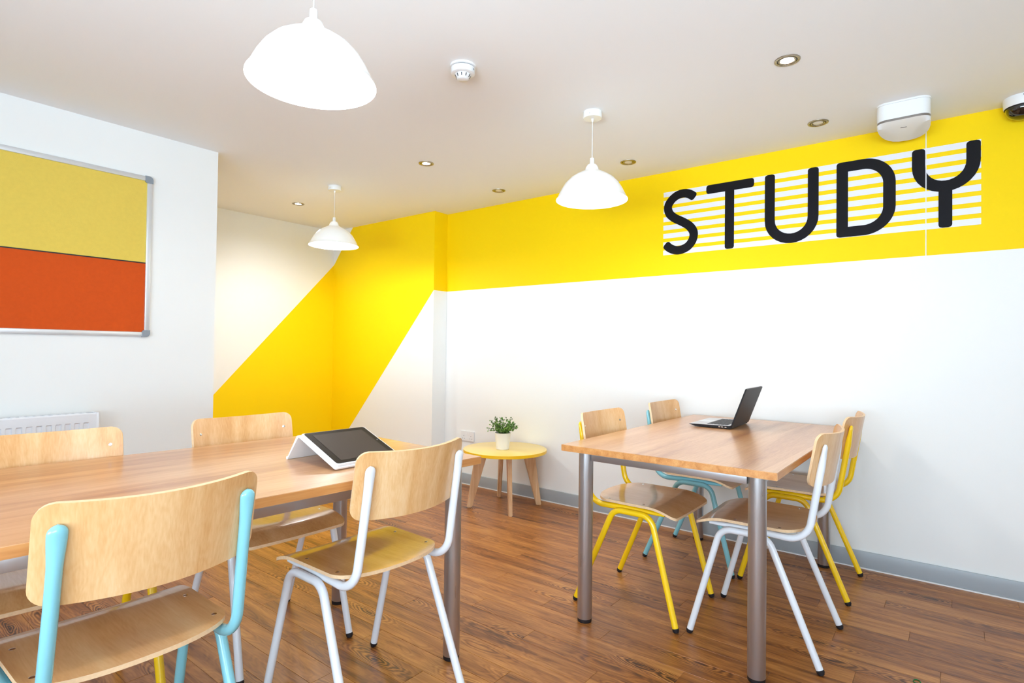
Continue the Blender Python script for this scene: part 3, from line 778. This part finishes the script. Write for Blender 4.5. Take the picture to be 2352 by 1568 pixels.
# ------------------------------------------------------------------ pin board
BX0, BX1, BZ0, BZ1 = .02, 1.219, 1.171, 2.058
pb = thing('pin_board', 'aluminium-framed pin board, yellow felt above orange felt, on the left wall', 'pin board', ((BX0 + BX1) / 2, YL, BZ0))
def bbox(n, lo, hi, m, par=pb, bev=0): 
    cx = (BX0 + BX1) / 2
    return box(n, (lo[0] - cx, -lo[1], lo[2] - BZ0), (hi[0] - cx, -hi[1], hi[2] - BZ0), m, par, bev)
fw = .028; ZD = 1.578
bbox('felt_panel', (BX0 + fw, .0, ZD + .003), (BX1 - fw, .011, BZ1 - fw), 'felt_y')
bbox('felt_panel', (BX0 + fw, .0, BZ0 + fw), (BX1 - fw, .011, ZD - .003), 'felt_o')
bbox('divider', (BX0 + fw, .0, ZD - .003), (BX1 - fw, .0125, ZD + .003), 'black')
for lo, hi in (((BX0 + .036, BZ1 - fw), (BX1 - .036, BZ1 - .002)), ((BX0 + .036, BZ0 + .002), (BX1 - .036, BZ0 + fw)), ((BX0 + .002, BZ0 + .036), (BX0 + fw, BZ1 - .036)), ((BX1 - fw, BZ0 + .036), (BX1 - .002, BZ1 - .036))):
    bbox('frame_bar', (lo[0], .0, lo[1]), (hi[0], .018, hi[1]), 'alu', pb, .004)
for ix, cx_ in ((-1, BX0), (1, BX1)):
    for iz, cz in ((-1, BZ0), (1, BZ1)):
        bm = bmesh.new(); cxx = (BX0 + BX1) / 2
        o = [(0, 0)] + [(-ix * 0 - ix * .0, 0)]
        q = .038; r = .022
        o = [(-q, 0)] + [(-r + r * math.sin(math.radians(a)), -r + r * math.cos(math.radians(a))) for a in range(0, 91, 10)] + [(0, -q), (-.029, -q)] + [(-.029 - .009 * math.sin(math.radians(a)), -.029 - .009 * math.cos(math.radians(a))) for a in range(0, 91, 15)] + [(-q, -.029)]
        o = [(cx_ - cxx + ix * a, cz - BZ0 + iz * b) for a, b in o]
        o2 = []
        for p in o:
            if not o2 or (abs(p[0] - o2[-1][0]) + abs(p[1] - o2[-1][1])) > 1e-6: o2.append(p)
        add_prism(bm, o2, lambda a, b: (a, 0, b), lambda a, b: (a, -.021, b)); obj('corner_cap', bm, 'plastic_grey', pb)

# ------------------------------------------------------------------ radiator
rd = thing('radiator', 'white panel radiator below the pin board', 'radiator', (.27, YL, 0))
RX = .70; RZ0, RZ1 = .19, .78; fy = -.098
bm = bmesh.new()
pitch = .0368; prof = []
x_ = -RX + .045
prof.append((-RX + .003, fy))
while x_ < RX - .055:
    prof += [(x_, fy), (x_ + .003, fy + .007), (x_ + .0215, fy + .007), (x_ + .0245, fy)]; x_ += pitch
prof.append((RX - .003, fy))
za, zb_ = RZ0 + .045, RZ1 - .043
rows = [[bm.verts.new((a, fy, RZ0)) for a, b in prof], [bm.verts.new((a, fy, za)) for a, b in prof], [bm.verts.new((a, b, za + .006)) for a, b in prof],
        [bm.verts.new((a, b, zb_ - .006)) for a, b in prof], [bm.verts.new((a, fy, zb_)) for a, b in prof], [bm.verts.new((a, fy, RZ1 - .004)) for a, b in prof], [bm.verts.new((a, fy + .004, RZ1)) for a, b in prof], [bm.verts.new((a, fy + .014, RZ1)) for a, b in prof]]
for A_, B_ in zip(rows, rows[1:]):
    for k in range(len(prof) - 1): bm.faces.new((A_[k], A_[k + 1], B_[k + 1], B_[k]))
obj('front_panel', bm, 'radiator', rd)
box('back_panel', (-RX + .003, -.03, RZ0), (RX - .003, -.022, RZ1), 'radiator', rd)
for s in (-1, 1): box('side_panel', (min(s * RX, s * (RX - .012)), fy - .0005, RZ0), (max(s * RX, s * (RX - .012)), -.022, RZ1 + .002), 'radiator', rd, .002)
box('wall_bracket', (-.4, -.022, RZ0 + .1), (-.36, 0, RZ1 - .1), 'radiator', rd); box('wall_bracket', (.36, -.022, RZ0 + .1), (.4, 0, RZ1 - .1), 'radiator', rd)
for k in range(44):
    xx = -RX + .03 + k * .0305
    box('grille_bar', (xx, fy + .014, RZ1 - .004), (xx + .017, -.03, RZ1), 'radiator', rd)
for yy in (fy + .014, -.062, -.034): box('grille_rail', (-RX + .012, yy, RZ1 - .0005), (RX - .012, yy + .004, RZ1 + .001), 'radiator', rd)
box('convector_core', (-RX + .02, fy + .02, RZ0 + .02), (RX - .02, -.035, RZ1 - .03), 'plastic_grey', rd)

# ------------------------------------------------------------------ double wall socket
so = thing('wall_socket', 'white double wall socket above the grey baseboard', 'socket', (XR, 3.205, .36))
bm = bmesh.new(); add_prism(bm, round_rect(-.073, 0, .073, .086, .004, 3), lambda a, b: (-.0005, a, b), lambda a, b: (-.009, a, b)); obj('face_plate', bm, 'plastic', so)
for s in (-1, 1):
    cy = s * .040
    box('switch', (-.0115, s * .012 - .006, .052), (-.009, s * .012 + .006, .074), 'sealant', so)
    for (dy_, z0, a, b) in ((0, .040, .004, .008), (-.011, .020, .0063, .004), (.011, .020, .0063, .004)):
        box('pin_hole', (-.0096, cy + dy_ - a / 2, z0), (-.0088, cy + dy_ + a / 2, z0 + b), 'slot', so)
so.scale = (1, 1, .95)

# ------------------------------------------------------------------ green elastic band on the floor
bm = bmesh.new()
pts = [Vector((.014 * math.cos(2 * math.pi * k / 28), .010 * math.sin(2 * math.pi * k / 28), .0019)) for k in range(29)]
add_tube(bm, pts, .0018, 8, Vector((0, 0, 1)), caps=False)
bmesh.ops.remove_doubles(bm, verts=bm.verts, dist=1e-5)
gb = tag(obj('elastic_band', bm, 'green_rubber', None, 60), 'small green elastic band lying on the wooden floor', 'elastic band'); gb.location = (2.412, .100, 0.0)
